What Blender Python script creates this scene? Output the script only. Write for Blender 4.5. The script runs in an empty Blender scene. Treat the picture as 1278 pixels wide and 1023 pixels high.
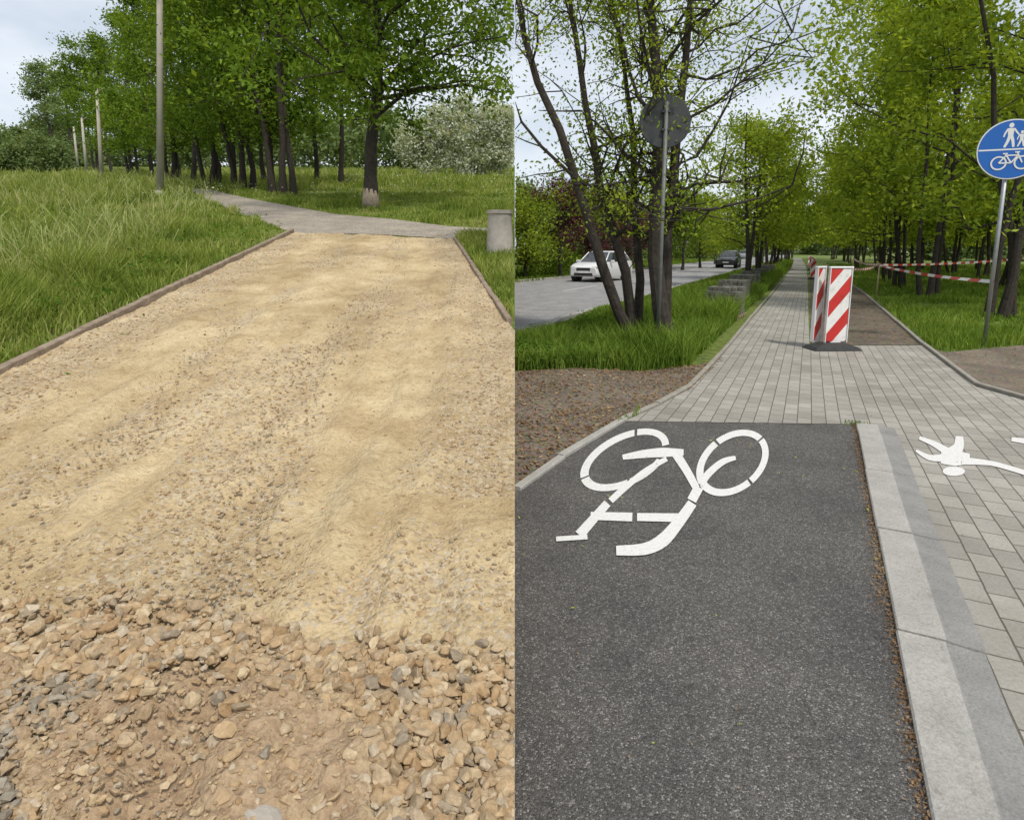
import bpy, math, random
import numpy as np
from mathutils import Vector, Matrix
random.seed(3); np.random.seed(3)
RNG=np.random.default_rng(11)
sc=bpy.context.scene
# ------------------------------------------------------------ camera model
F=739.0; TH=math.radians(9); CX=642.5; CY=429.0; CH=1.55; S=0.15; YC=110.0
cT,sT=math.cos(TH),math.sin(TH)
def ray(px,py):
    xc=(px-CX)/F; yc=(CY-py)/F
    return xc, cT+sT*yc, -sT+cT*yc
def R_(px,py):
    dx,dy,dz=ray(px,py); t=-CH/dz
    return (max(dx*t,0.0),dy*t)
def L_(px,py):
    dx,dy,dz=ray(px,py); t=CH/(S*dy-dz)
    return (min(dx*t,0.0),dy*t)
def zl(y): return S*min(max(y,0),YC)
HD=math.radians(26.2); D=(math.sin(HD),math.cos(HD)); RR=(math.cos(HD),-math.sin(HD))
def sl(s,l): return (D[0]*l+RR[0]*s, D[1]*l+RR[1]*s)
# ------------------------------------------------------------ noise
def vnoise(x,y,seed=0):
    x,y=np.broadcast_arrays(x,y)
    xi=np.floor(x).astype(np.int64); yi=np.floor(y).astype(np.int64)
    xf=x-xi; yf=y-yi; u=xf*xf*(3-2*xf); v=yf*yf*(3-2*yf)
    def h(a,b):
        n=(a*374761393+b*668265263+seed*974711)&0x7fffffff
        n=((n^(n>>13))*1274126177)&0x7fffffff
        return ((n^(n>>16))&0xffff)/65535.0
    return (h(xi,yi)*(1-u)+h(xi+1,yi)*u)*(1-v)+(h(xi,yi+1)*(1-u)+h(xi+1,yi+1)*u)*v
def fbm(x,y,o=4,seed=0):
    r=0;a=.5;t=0
    for i in range(o):
        r=r+a*vnoise(x*2**i,y*2**i,seed+i); t+=a; a*=.5
    return r/t
# ------------------------------------------------------------ mesh helpers
def mesh_np(name,V,Fc,mats,mi=None,smooth=False,link=True):
    V=np.asarray(V,dtype=np.float32); Fc=np.asarray(Fc,dtype=np.int32)
    me=bpy.data.meshes.new(name); k=Fc.shape[1]
    me.vertices.add(len(V)); me.vertices.foreach_set('co',V.ravel())
    me.loops.add(Fc.size); me.loops.foreach_set('vertex_index',Fc.ravel())
    me.polygons.add(len(Fc)); me.polygons.foreach_set('loop_start',np.arange(0,Fc.size,k,dtype=np.int32))
    for m in (mats if isinstance(mats,(list,tuple)) else [mats]): me.materials.append(m)
    if mi is not None: me.polygons.foreach_set('material_index',np.asarray(mi,dtype=np.int32))
    me.polygons.foreach_set('use_smooth',np.full(len(Fc),smooth))
    me.update(calc_edges=True); me.validate()
    ob=bpy.data.objects.new(name,me); sc.collection.objects.link(ob); return ob
def mk(name,verts,faces,mat,parent=None,smooth=False,bevel=0):
    me=bpy.data.meshes.new(name); me.from_pydata([tuple(v) for v in verts],[],faces); me.update()
    for m in (mat if isinstance(mat,(list,tuple)) else [mat]): me.materials.append(m)
    if smooth:
        for p in me.polygons: p.use_smooth=True
    ob=bpy.data.objects.new(name,me); sc.collection.objects.link(ob)
    if parent: ob.parent=parent
    if bevel:
        b=ob.modifiers.new('b','BEVEL'); b.width=bevel; b.segments=2; b.limit_method='ANGLE'
    return ob
def empty(name,loc=(0,0,0),rz=0):
    e=bpy.data.objects.new(name,None); e.location=loc; e.rotation_euler=(0,0,rz); sc.collection.objects.link(e); return e
def boxv(cx,cy,cz,sx,sy,sz):
    v=[(cx+a*sx/2,cy+b*sy/2,cz+c*sz/2) for c in(-1,1) for b in(-1,1) for a in(-1,1)]
    f=[(0,2,3,1),(4,5,7,6),(0,1,5,4),(2,6,7,3),(0,4,6,2),(1,3,7,5)]
    return v,f
def box(name,c,s,mat,parent=None,bevel=0):
    v,f=boxv(*c,*s); return mk(name,v,f,mat,parent,bevel=bevel)
def cyl(name,p0,p1,r0,r1,mat,parent=None,n=20,smooth=True):
    p0=Vector(p0);p1=Vector(p1);a=(p1-p0).normalized(); u=a.orthogonal().normalized(); w=a.cross(u)
    V=[];Fa=[]
    for i in range(n):
        t=2*math.pi*i/n; V.append(p0+(u*math.cos(t)+w*math.sin(t))*r0)
    for i in range(n):
        t=2*math.pi*i/n; V.append(p1+(u*math.cos(t)+w*math.sin(t))*r1)
    for i in range(n): Fa.append((i,(i+1)%n,n+(i+1)%n,n+i))
    Fa.append(tuple(range(n-1,-1,-1))); Fa.append(tuple(range(n,2*n)))
    ob=mk(name,V,Fa,mat,parent)
    if smooth:
        for p in ob.data.polygons: p.use_smooth=len(p.vertices)==4
    return ob
def sheet(name,pts,z,mat,left=False,parent=None):
    V=[(x,y,(zl(y) if left else 0)+z) for x,y in pts]
    from mathutils.geometry import tessellate_polygon
    tr=tessellate_polygon([[Vector((x,y,0)) for x,y in pts]])
    fs=[]
    for t in tr:
        a,b,c=[pts[i] for i in t]
        cr=(b[0]-a[0])*(c[1]-a[1])-(b[1]-a[1])*(c[0]-a[0])
        fs.append(tuple(t) if cr>0 else tuple(reversed(t)))
    return mk(name,V,fs,mat,parent)
def pip(x,y,poly):
    ins=np.zeros(x.shape,bool); n=len(poly)
    for i in range(n):
        x1,y1=poly[i]; x2,y2=poly[(i+1)%n]
        if y1==y2: continue
        c=((y1>y)!=(y2>y))&(x<(x2-x1)*(y-y1)/(y2-y1)+x1)
        ins^=c
    return ins
# ------------------------------------------------------------ materials
def newmat(name):
    m=bpy.data.materials.new(name); m.use_nodes=True; nt=m.node_tree; nt.nodes.clear()
    o=nt.nodes.new('ShaderNodeOutputMaterial'); return m,nt,o
def N(nt,t,**k):
    n=nt.nodes.new(t)
    for a,b in k.items(): setattr(n,a,b)
    return n
def ramp(nt,fac,stops):
    r=nt.nodes.new('ShaderNodeValToRGB'); e=r.color_ramp.elements
    while len(e)<len(stops): e.new(.5)
    for i,(p,c) in enumerate(stops):
        e[i].position=p; e[i].color=(*c,1)
    nt.links.new(fac,r.inputs[0]); return r.outputs[0]
def noise(nt,co,scale,detail=4,rough=.6):
    n=nt.nodes.new('ShaderNodeTexNoise'); n.inputs['Scale'].default_value=scale; n.inputs['Detail'].default_value=min(detail,5)
    n.inputs['Roughness'].default_value=rough
    nt.links.new(co,n.inputs['Vector']); return n.outputs[0]
def voro(nt,co,scale,out='Color',feature='F1'):
    n=nt.nodes.new('ShaderNodeTexVoronoi'); n.feature=feature; n.inputs['Scale'].default_value=scale
    nt.links.new(co,n.inputs['Vector']); return n.outputs[out]
def mix(nt,f,a,b,bt='MIX'):
    m=nt.nodes.new('ShaderNodeMix'); m.data_type='RGBA'; m.blend_type=bt
    for s,v in ((m.inputs[0],f),(m.inputs[6],a),(m.inputs[7],b)):
        if isinstance(v,(int,float)): s.default_value=v
        elif isinstance(v,tuple): s.default_value=(*v,1)
        else: nt.links.new(v,s)
    return m.outputs[2]
def math_(nt,op,a,b=0.0):
    m=nt.nodes.new('ShaderNodeMath'); m.operation=op
    for s,v in ((m.inputs[0],a),(m.inputs[1],b)):
        if isinstance(v,(int,float)): s.default_value=v
        else: nt.links.new(v,s)
    return m.outputs[0]
def finish(nt,o,col,rough=.9,h=None,dist=.01,strength=1.0,metal=0,spec=.3):
    b=nt.nodes.new('ShaderNodeBsdfPrincipled')
    if isinstance(col,tuple): b.inputs['Base Color'].default_value=(*col,1)
    else: nt.links.new(col,b.inputs['Base Color'])
    if isinstance(rough,(int,float)): b.inputs['Roughness'].default_value=rough
    else: nt.links.new(rough,b.inputs['Roughness'])
    b.inputs['Metallic'].default_value=metal; b.inputs['Specular IOR Level'].default_value=spec
    if h is not None:
        bp=nt.nodes.new('ShaderNodeBump'); bp.inputs['Distance'].default_value=dist; bp.inputs['Strength'].default_value=strength
        nt.links.new(h,bp.inputs['Height']); nt.links.new(bp.outputs[0],b.inputs['Normal'])
    nt.links.new(b.outputs[0],o.inputs[0])
def simple(name,c1,c2=None,scale=8,rough=.8,bump=0.003,metal=0,spec=.3,stops=(.3,.7)):
    m,nt,o=newmat(name); co=N(nt,'ShaderNodeTexCoord').outputs['Object']
    n=noise(nt,co,scale,6,.65); c2=c2 or tuple(x*.8 for x in c1)
    finish(nt,o,ramp(nt,n,[(stops[0],c1),(stops[1],c2)]),rough,n if bump else None,bump,1,metal,spec); return m
def leafmat(name,cols,trans=.35):
    m,nt,o=newmat(name); g=N(nt,'ShaderNodeNewGeometry'); 
    r=g.outputs['Random Per Island']
    n=noise(nt,g.outputs['Position'],.8,1,.6)
    f=math_(nt,'ADD',math_(nt,'MULTIPLY',r,.5),math_(nt,'MULTIPLY',math_(nt,'SUBTRACT',n,.25),1.0))
    k=len(cols); col=ramp(nt,f,[(i/(k-1)*.9+.05,c) for i,c in enumerate(cols)])
    b=N(nt,'ShaderNodeBsdfDiffuse'); nt.links.new(col,b.inputs[0])
    t=N(nt,'ShaderNodeBsdfTranslucent'); nt.links.new(mix(nt,1.0,col,(1.8,1.55,.6),'MULTIPLY'),t.inputs[0])
    ms=N(nt,'ShaderNodeMixShader'); ms.inputs[0].default_value=trans
    nt.links.new(b.outputs[0],ms.inputs[1]); nt.links.new(t.outputs[0],ms.inputs[2]); nt.links.new(ms.outputs[0],o.inputs[0]); return m
M_leafL=leafmat('leaf_left',[(.045,.085,.012),(.09,.155,.02),(.15,.235,.034),(.25,.34,.055)])
M_leafR=leafmat('leaf_right',[(.08,.13,.02),(.16,.235,.03),(.25,.34,.045),(.38,.47,.085)],.45)
M_leafP=leafmat('leaf_purple',[(.04,.018,.022),(.09,.035,.045),(.15,.07,.075)],.25)
M_leafS=leafmat('leaf_silver',[(.27,.31,.24),(.44,.49,.40),(.60,.63,.55)],.25)
M_leafF=leafmat('leaf_far',[(.09,.14,.055),(.15,.21,.085),(.22,.28,.13)],.3)
M_grassL=leafmat('grass_blades_left',[(.06,.105,.02),(.15,.215,.04),(.27,.33,.08),(.47,.44,.22)],.3)
M_grassT=leafmat('grass_seed',[(.18,.23,.07),(.30,.34,.13),(.46,.43,.25)],.2)
M_grassR=leafmat('grass_blades_right',[(.05,.10,.016),(.11,.185,.028),(.18,.275,.045),(.30,.35,.1)],.3)
M_weed=leafmat('broad_weeds',[(.04,.09,.015),(.08,.16,.025),(.14,.24,.04)],.3)
M_barkD=simple('bark_dark',(.028,.022,.018),(.062,.052,.042),14,.95,.02)
M_bark=simple('bark',(.045,.035,.027),(.10,.08,.065),12,.95,.02)
M_debris=leafmat('debris',[(.09,.055,.03),(.17,.105,.055),(.28,.19,.11),(.38,.3,.2)],.05)
M_fresh=leafmat('fallen_leaf',[(.2,.28,.04),(.35,.4,.06),(.42,.36,.08)],.2)
M_flower=leafmat('wild_flower',[(.6,.6,.52),(.75,.75,.68)],.2)
def ground_mat():
    m,nt,o=newmat('ground_grass'); g=N(nt,'ShaderNodeNewGeometry').outputs['Position']
    n=noise(nt,g,.35,6,.6); n2=noise(nt,g,9,6,.7)
    c=ramp(nt,n2,[(.3,(.05,.07,.018)),(.5,(.11,.155,.034)),(.72,(.18,.235,.06))])
    c=mix(nt,ramp(nt,n,[(.4,(0,0,0)),(.62,(1,1,1))]),c,mix(nt,1.0,c,(1.35,1.25,1.1),'MULTIPLY'))
    finish(nt,o,c,.95,n2,.06); return m
M_ground=ground_mat()
M_stonewall=simple('retaining_face',(.2,.18,.15),(.3,.27,.22),5,.95,.02)
def soil(name,a,b,c,scale=25,vs=60,dist=.012):
    m,nt,o=newmat(name); g=N(nt,'ShaderNodeNewGeometry').outputs['Position']
    n=noise(nt,g,scale,8,.7); v=voro(nt,g,vs,'Distance')
    col=ramp(nt,n,[(.3,a),(.5,b),(.72,c)])
    bw=voro(nt,g,vs*.7,'Color')
    col=mix(nt,.25,col,mix(nt,1.0,col,bw,'OVERLAY'))
    col=mix(nt,1.0,col,ramp(nt,noise(nt,g,1.4,4,.6),[(.35,(.75,.75,.75)),(.65,(1.2,1.2,1.2))]),'MULTIPLY')
    finish(nt,o,col,.95,math_(nt,'ADD',n,math_(nt,'MULTIPLY',v,.5)),dist); return m
M_soil=soil('soil',(.10,.08,.06),(.165,.135,.105),(.25,.21,.165))
M_soil2=soil('soil_trench',(.075,.06,.045),(.125,.10,.075),(.18,.15,.118),12,30)
def asphalt(name,base,fl=.5,sc1=170,dist=.003):
    m,nt,o=newmat(name); g=N(nt,'ShaderNodeNewGeometry').outputs['Position']
    v=voro(nt,g,sc1,'Color'); sep=N(nt,'ShaderNodeSeparateColor'); nt.links.new(v,sep.inputs[0])
    n=noise(nt,g,1.6,6,.65); n3=noise(nt,g,45,5,.75)
    b=base
    c=ramp(nt,sep.outputs[0],[(.0,tuple(x*.62 for x in b)),(.5,b),(.85,tuple(x*1.3 for x in b)),(.98,tuple(min(x*(1.5+2.2*fl),.6) for x in b))])
    c=mix(nt,1.0,c,ramp(nt,n,[(.3,(.78,.78,.79)),(.7,(1.28,1.25,1.2))]),'MULTIPLY')
    c=mix(nt,.7,c,mix(nt,1.0,c,ramp(nt,n3,[(.3,(.6,.6,.6)),(.7,(1.4,1.4,1.4))]),'MULTIPLY'))
    d=voro(nt,g,sc1,'Distance')
    finish(nt,o,c,.85,math_(nt,'ADD',math_(nt,'MULTIPLY',d,-1.0),n3),dist,1,0,.35); return m
M_asph=asphalt('asphalt_cycle',(.092,.088,.084),.6,190,.005)
M_road=asphalt('asphalt_road',(.24,.24,.245),.0,60,.002)
M_asphL=asphalt('asphalt_old',(.27,.24,.20),.1,60,.004)
def paver():
    m,nt,o=newmat('pavers'); g=N(nt,'ShaderNodeNewGeometry').outputs['Position']
    mp=N(nt,'ShaderNodeMapping'); mp.vector_type='POINT'
    mp.inputs['Rotation'].default_value=(0,0,-(math.pi/2-HD)); nt.links.new(g,mp.inputs[0])
    wob=N(nt,'ShaderNodeTexNoise'); wob.inputs['Scale'].default_value=7; nt.links.new(g,wob.inputs['Vector'])
    va=N(nt,'ShaderNodeVectorMath'); va.operation='MULTIPLY_ADD'; nt.links.new(wob.outputs['Color'],va.inputs[0]); va.inputs[1].default_value=(.008,.008,0); nt.links.new(mp.outputs[0],va.inputs[2])
    br=N(nt,'ShaderNodeTexBrick'); nt.links.new(va.outputs[0],br.inputs['Vector'])
    br.inputs['Scale'].default_value=1; br.inputs['Brick Width'].default_value=.205; br.inputs['Row Height'].default_value=.118
    br.inputs['Mortar Size'].default_value=.0042; br.inputs['Mortar Smooth'].default_value=.4; br.inputs['Bias'].default_value=0
    br.inputs['Color1'].default_value=(.275,.265,.242,1); br.inputs['Color2'].default_value=(.355,.343,.315,1); br.inputs['Mortar'].default_value=(.13,.118,.098,1)
    n=noise(nt,g,1.1,5,.65); n2=noise(nt,g,70,5,.7)
    c=mix(nt,1.0,br.outputs[0],ramp(nt,n,[(.3,(.76,.74,.70)),(.65,(1.10,1.08,1.05))]),'MULTIPLY')
    c=mix(nt,1.0,c,ramp(nt,n2,[(.3,(.8,.8,.8)),(.7,(1.15,1.15,1.15))]),'MULTIPLY')
    h=math_(nt,'ADD',math_(nt,'MULTIPLY',br.outputs[1],-1.0),math_(nt,'MULTIPLY',n2,.2))
    finish(nt,o,c,.9,h,.006); return m
M_paver=paver()
def conc(name,a,b):
    m,nt,o=newmat(name); g=N(nt,'ShaderNodeNewGeometry').outputs['Position']
    n=noise(nt,g,4,7,.7); n2=noise(nt,g,90,4,.7); v=noise(nt,g,22,5,.8)
    c=ramp(nt,n,[(.3,a),(.68,b)]); c=mix(nt,1.0,c,ramp(nt,n2,[(.25,(.72,.72,.7)),(.6,(1.08,1.08,1.08))]),'MULTIPLY')
    c=mix(nt,ramp(nt,v,[(.56,(0,0,0)),(.72,(.65,.65,.65))]),c,(.18,.16,.13))
    finish(nt,o,c,.9,n2,.005); return m
M_conc=conc('concrete_kerb',(.42,.405,.375),(.31,.30,.278)); M_conc2=conc('concrete_slope',(.285,.28,.27),(.205,.202,.195))
M_kerbL=simple('edging_brown',(.17,.125,.09),(.33,.265,.20),9,.95,.012)
M_edge=simple('edging_conc',(.22,.2,.17),(.33,.31,.27),9,.95,.006)
def paint():
    m,nt,o=newmat('white_paint'); g=N(nt,'ShaderNodeNewGeometry').outputs['Position']
    n=noise(nt,g,50,6,.75); c=ramp(nt,n,[(.28,(.34,.33,.31)),(.41,(.62,.61,.59)),(.7,(.72,.71,.69))])
    finish(nt,o,c,.7,noise(nt,g,140,3,.6),.003); return m
M_paint=paint()
def sand():
    m,nt,o=newmat('sand_gravel'); g=N(nt,'ShaderNodeNewGeometry').outputs['Position']
    n=noise(nt,g,2.2,8,.68); n2=noise(nt,g,28,7,.75); v=voro(nt,g,62,'Color'); vd=voro(nt,g,62,'Distance')
    sep=N(nt,'ShaderNodeSeparateColor'); nt.links.new(v,sep.inputs[0])
    c=ramp(nt,n,[(.3,(.38,.275,.15)),(.45,(.49,.375,.215)),(.6,(.57,.455,.275)),(.78,(.63,.52,.34))])
    c=mix(nt,1.0,c,ramp(nt,n2,[(.25,(.64,.60,.54)),(.5,(1,1,1)),(.75,(1.10,1.10,1.10))]),'MULTIPLY')
    n5=noise(nt,g,.75,5,.65); c=mix(nt,1.0,c,ramp(nt,n5,[(.38,(.74,.71,.66)),(.56,(1.04,1.04,1.04))]),'MULTIPLY')
    peb=ramp(nt,sep.outputs[0],[(0,(.25,.18,.11)),(.4,(.42,.33,.21)),(.75,(.55,.47,.35)),(1,(.38,.34,.28))])
    at=N(nt,'ShaderNodeAttribute'); at.attribute_name='grav'
    ff=math_(nt,'ADD',math_(nt,'MULTIPLY',at.outputs['Fac'],.75),-.02)
    f=math_(nt,'GREATER_THAN',ff,math_(nt,'ADD',math_(nt,'MULTIPLY',sep.outputs[1],.9),math_(nt,'MULTIPLY',math_(nt,'SUBTRACT',n2,.5),.5)))
    c=mix(nt,math_(nt,'MULTIPLY',f,.7),c,peb)
    at2=N(nt,'ShaderNodeAttribute'); at2.attribute_name='soil'
    br=ramp(nt,n2,[(.3,(.27,.18,.11)),(.55,(.40,.29,.18)),(.75,(.50,.38,.26))])
    c=mix(nt,at2.outputs['Fac'],c,br)
    h=math_(nt,'ADD',n2,math_(nt,'MULTIPLY',vd,-.5))
    finish(nt,o,c,.95,h,.016); return m
M_sand=sand()
def stonemat(name,cols):
    m,nt,o=newmat(name); g=N(nt,'ShaderNodeNewGeometry'); n=noise(nt,g.outputs['Position'],60,5,.7)
    c=ramp(nt,g.outputs['Random Per Island'],[(i/(len(cols)-1),c) for i,c in enumerate(cols)])
    c=mix(nt,1.0,c,ramp(nt,n,[(.3,(.7,.66,.6)),(.65,(1.12,1.12,1.12))]),'MULTIPLY')
    finish(nt,o,c,.85,n,.004); return m
M_stone=stonemat('stones',[(.29,.19,.10),(.45,.33,.195),(.36,.26,.155),(.50,.40,.26),(.31,.22,.13),(.46,.39,.29),(.38,.26,.14),(.26,.225,.175)])
M_stoneG=stonemat('stones_grey',[(.22,.18,.125),(.28,.25,.20),(.36,.31,.24),(.33,.235,.14),(.42,.33,.22)])
# ------------------------------------------------------------ ground sheet
ys=[-60,-10,0,2,5,10,20,35,60,85,YC,YC+40,300,700,1500]
V=[];Fc=[];mi=[]
xsL=[-1500,-400,-100,-30,-10,0]; xsR=[0,10,30,100,400,1500]
for y in ys:
    for x in xsL: V.append((x,y,zl(y)))
nL=len(xsL)
for j in range(len(ys)-1):
    for i in range(nL-1):
        a=j*nL+i; Fc.append((a,a+1,a+1+nL,a+nL)); mi.append(0)
o0=len(V)
for y in ys:
    for x in xsR: V.append((x,y,0))
for j in range(len(ys)-1):
    for i in range(nL-1):
        a=o0+j*nL+i; Fc.append((a,a+1,a+1+nL,a+nL)); mi.append(0)
o1=len(V)
for y in ys: V.append((0,y,zl(y))); V.append((0,y,-.01))
for j in range(2,len(ys)-1):
    a=o1+2*j; Fc.append((a,a+1,a+3,a+2)); mi.append(1)
mesh_np('ground',V,Fc,[M_ground,M_stonewall],mi)
# ------------------------------------------------------------ LEFT: gravel path
pA=L_(0,475); pB=L_(368,291); pC=L_(565,299); pD=L_(642.4,415)
def xLe(y): return pA[0]+(pB[0]-pA[0])*(y-pA[1])/(pB[1]-pA[1])
def xRe(y): return np.minimum(0,pD[0]+(pC[0]-pD[0])*(y-pD[1])/(pC[1]-pD[1]))
nv,nu=620,360
v=np.linspace(0,1,nv)[:,None]; u=np.linspace(0,1,nu)[None,:]
yA=.5*(pB[1]/.5)**v; yB=.5*(pC[1]/.5)**v
XL=xLe(yA); XR=xRe(yB)
X=XL*(1-u)+XR*u; Y=yA*(1-u)+yB*u
rut=np.zeros_like(X)
cxp=xLe(Y)+1.35+.12*np.sin(Y*.9); rut+=-.026*np.exp(-((X-cxp)/.12)**2)
cxp2=xLe(Y)+2.35+.1*np.sin(Y*.8+1); rut+=-.022*np.exp(-((X-cxp2)/.14)**2)
def tracks(x,y):
    a=x-xLe(y)+.15*np.sin(y*.7)
    return .020*np.sin(a*20+2*np.sin(y*1.3))*np.clip(fbm(x*1.2,y*.5,3,91)*2.6-1.0,0,1)
h=.03+ .055*(fbm(X*1.6,Y*1.6,3,5)-.5)+.032*(fbm(X*9,Y*7,4,8)-.5)+.014*(fbm(X*45,Y*45,3,12)-.5)+rut+tracks(X,Y)
def edgeYf(x,y): return 2.02-.24*np.clip((x+1.9)/1.9,0,1)+.26*(fbm(x*3,y*3,3,21)-.5)
grav=np.clip((edgeYf(X,Y)-Y)/.08,0,1)
def graded(x,y):
    g2=np.clip((fbm(x*1.6,y*.45,4,131)-.60)*7,0,1)*.6
    g2=np.maximum(g2,np.clip(1-np.abs(x-xLe(y)-.25)/.55,0,1)*.9)
    return np.maximum(g2,np.clip(1-np.abs(x-xRe(y)+.15)/.5,0,1)*.85*(y>2.6))
gr2=graded(X,Y)
gr2=np.maximum(gr2,np.clip(-rut*45,0,1)*np.clip(fbm(X*3,Y*3,2,77)*2-.6,0,1))
gr2=np.maximum(gr2,.8*np.clip(1-(Y-2.0)/.6,0,1)*np.clip(fbm(X*4,Y*4,3,78)*2.4-.9,0,1))
def soilmask(X,Y):
    a=1-np.sqrt(((X+.80)/.52)**2+((Y-1.38)/.27)**2)
    b=1-np.sqrt(((X+1.75)/.28)**2+((Y-1.62)/.12)**2)
    c=1-np.sqrt(((X+.75)/.3)**2+((Y-1.1)/.35)**2)
    return np.clip((np.maximum(np.maximum(a,b),c)+.7*(fbm(X*5,Y*5,4,41)-.5))*5,0,1)
so=soilmask(X,Y)
h=h+so*(.03+.075*(fbm(X*9,Y*9,5,51)-.5)); h=h-np.where((grav>0)&(so<.3),.012,0)
h[:, -1]=np.where(xRe(yB[:,0])>=-1e-6, h[:,-1], 0.0); h[-1,:]=np.minimum(h[-1,:],.01)
h=np.maximum(h,.004)
Z=S*Y+h
Vr=np.stack([X,Y,Z],-1).reshape(-1,3)
idx=np.arange(nv*nu).reshape(nv,nu)
Fr=np.stack([idx[:-1,:-1],idx[:-1,1:],idx[1:,1:],idx[1:,:-1]],-1).reshape(-1,4)
ob=mesh_np('gravel_path',Vr,Fr,M_sand,smooth=True)
for nm,arr in (('grav',np.maximum(gr2,grav)*(1-so)),('soil',so)):
    at=ob.data.attributes.new(nm,'FLOAT','POINT'); at.data.foreach_set('value',arr.astype(np.float32).ravel())
def roadh(x,y):
    hh=.03+.055*(fbm(x*1.6,y*1.6,3,5)-.5)+.032*(fbm(x*9,y*7,4,8)-.5)+tracks(x,y)
    return hh+soilmask(x,y)*(.03+.075*(fbm(x*9,y*9,5,51)-.5))
import bmesh
def ico(sub):
    bm=bmesh.new(); bmesh.ops.create_icosphere(bm,subdivisions=sub,radius=1)
    V=np.array([v.co[:] for v in bm.verts]); Fq=np.array([[v.index for v in f.verts] for f in bm.faces]); bm.free(); return V,Fq
def stones(name,P,size,sub,mat,seed,flat=.65):
    rg=np.random.default_rng(seed); B,Fq=ico(sub); n=len(P)
    Q=np.repeat(B[None],n,0)
    for k in range(9):
        nn=rg.normal(size=(n,3)); nn/=np.linalg.norm(nn,axis=1)[:,None]; hh=rg.uniform(.42,.8,n)
        d=np.einsum('nij,nj->ni',Q,nn)-hh[:,None]; d=np.maximum(d,0)
        Q=Q-d[...,None]*nn[:,None,:]
    sc3=np.stack([rg.uniform(.95,1.5,n),rg.uniform(.75,1.1,n),rg.uniform(flat*.8,flat*1.3,n)],1)
    Q=Q*sc3[:,None,:]*size[:,None,None]
    a=rg.uniform(0,2*math.pi,n); tl=rg.normal(0,.45,n)
    ct,st=np.cos(tl)[:,None],np.sin(tl)[:,None]
    y=Q[...,1]*ct-Q[...,2]*st; z=Q[...,1]*st+Q[...,2]*ct; x=Q[...,0]
    ca,sa=np.cos(a)[:,None],np.sin(a)[:,None]
    Q=np.stack([x*ca-y*sa,x*sa+y*ca,z],-1)+P[:,None,:]
    Q[...,0]=np.minimum(Q[...,0],-.001)
    Fa=(Fq[None]+ (np.arange(n)*len(B))[:,None,None]).reshape(-1,3)
    return mesh_np(name,Q.reshape(-1,3),Fa,mat)
rg=np.random.default_rng(5)
n=15000; x=-2.7*rg.random(n); y=.9+1.3*rg.random(n)
dens=np.clip((edgeYf(x,y)-y)/.22,0.02,1)**1.5
keep=(rg.random(n)<dens)&((soilmask(x,y)<.35)|(rg.random(n)<.07))&(x>-1.15*y)
x,y=x[keep],y[keep]; sz=.010+.020*rg.random(len(x))**1.2
P=np.stack([x,y,S*y+roadh(x,y)-.012+rg.random(len(x))*.026],1)
g=(x<-1.2)&(y<1.62)
bigm=sz>.018
stones('gravel_stones',P[~g&bigm],sz[~g&bigm],2,M_stone,7)
stones('gravel_stones',P[~g&~bigm],sz[~g&~bigm],1,M_stone,17)
stones('gravel_stones',P[g],sz[g]*.85,1,M_stoneG,8)
n=90000; y=.9*(12.3/.9)**rg.random(n); lx=xLe(y); rx=xRe(y); x=lx+(rx-lx)*rg.random(n)
pr=np.maximum(graded(x,y)*.8,.022); pr=np.maximum(pr,soilmask(x,y)*.35)
pr=np.maximum(pr,np.clip(1-(y-2.0)/.45,0,1)*.4*(y>1.9))
c1=lx+1.35+.12*np.sin(y*.9); pr=np.maximum(pr,np.exp(-((x-c1)/.1)**2)*.4*np.clip(fbm(x*2,y*1.2,2,177)*3-1,0,1))
c1=lx+2.35+.1*np.sin(y*.8+1); pr=np.maximum(pr,np.exp(-((x-c1)/.1)**2)*.35*np.clip(fbm(x*2,y*1.2,2,178)*3-1,0,1))
keep=rg.random(n)<pr; x,y=x[keep],y[keep]; sz=.003+.011*rg.random(len(x))**2.4
P=np.stack([x,y,S*y+roadh(x,y)+sz*.2],1)
stones('loose_pebbles',P,sz,1,M_stone,9)
P=np.array([[-1.62,1.55,S*1.5+.02],[-.62,1.22,S*1.22+.03],[-1.35,1.27,S*1.27+.01]])
stones('rock',P,np.array([.10,.10,.06]),3,simple('rock_grey',(.30,.27,.23),(.40,.36,.31),20,.9,.01),3,.35)
def kerb(name,pts,w,h,mat,left=False,seg=1.0,gap=.006,z0=-.05):
    V=[];Fa=[]
    acc=[]
    for i in range(len(pts)-1):
        a=Vector(pts[i]);b=Vector(pts[i+1]);L=(b-a).length;n=max(1,int(L/seg))
        for k in range(n): acc.append((a.lerp(b,k/n),a.lerp(b,(k+1)/n)))
    for a,b in acc:
        d=(b-a).normalized(); a2=a+d*gap/2; b2=b-d*gap/2; nn=Vector((d.y,-d.x)); jj=random.uniform(-.006,.006)
        o=len(V); js=random.uniform(-.006,.006)
        for p in(a2,b2):
            for sgn,hh in((-1,z0),(-1,h-.008),(-.8,h),(.8,h),(1,h-.008),(1,z0)):
                q=p+nn*(sgn*w/2+js); V.append((q.x,q.y,(zl(q.y) if left else 0)+hh+jj))
        for k in range(6): Fa.append((o+k,o+(k+1)%6,o+6+(k+1)%6,o+6+k))
        Fa.append(tuple(o+k for k in range(5,-1,-1))); Fa.append(tuple(o+6+k for k in range(6)))
    return mk(name,V,Fa,mat)
kerb('edging_kerb',[(xLe(.3)-.04,.3),(pA[0]-.04,pA[1]),(pB[0]-.04,pB[1])],.07,.09,M_kerbL,True,1.0)
kerb('edging_kerb',[(-.05,pD[1]+.25),(pC[0]+.03,pC[1])],.06,.06,M_kerbL,True,1.0)
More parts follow.
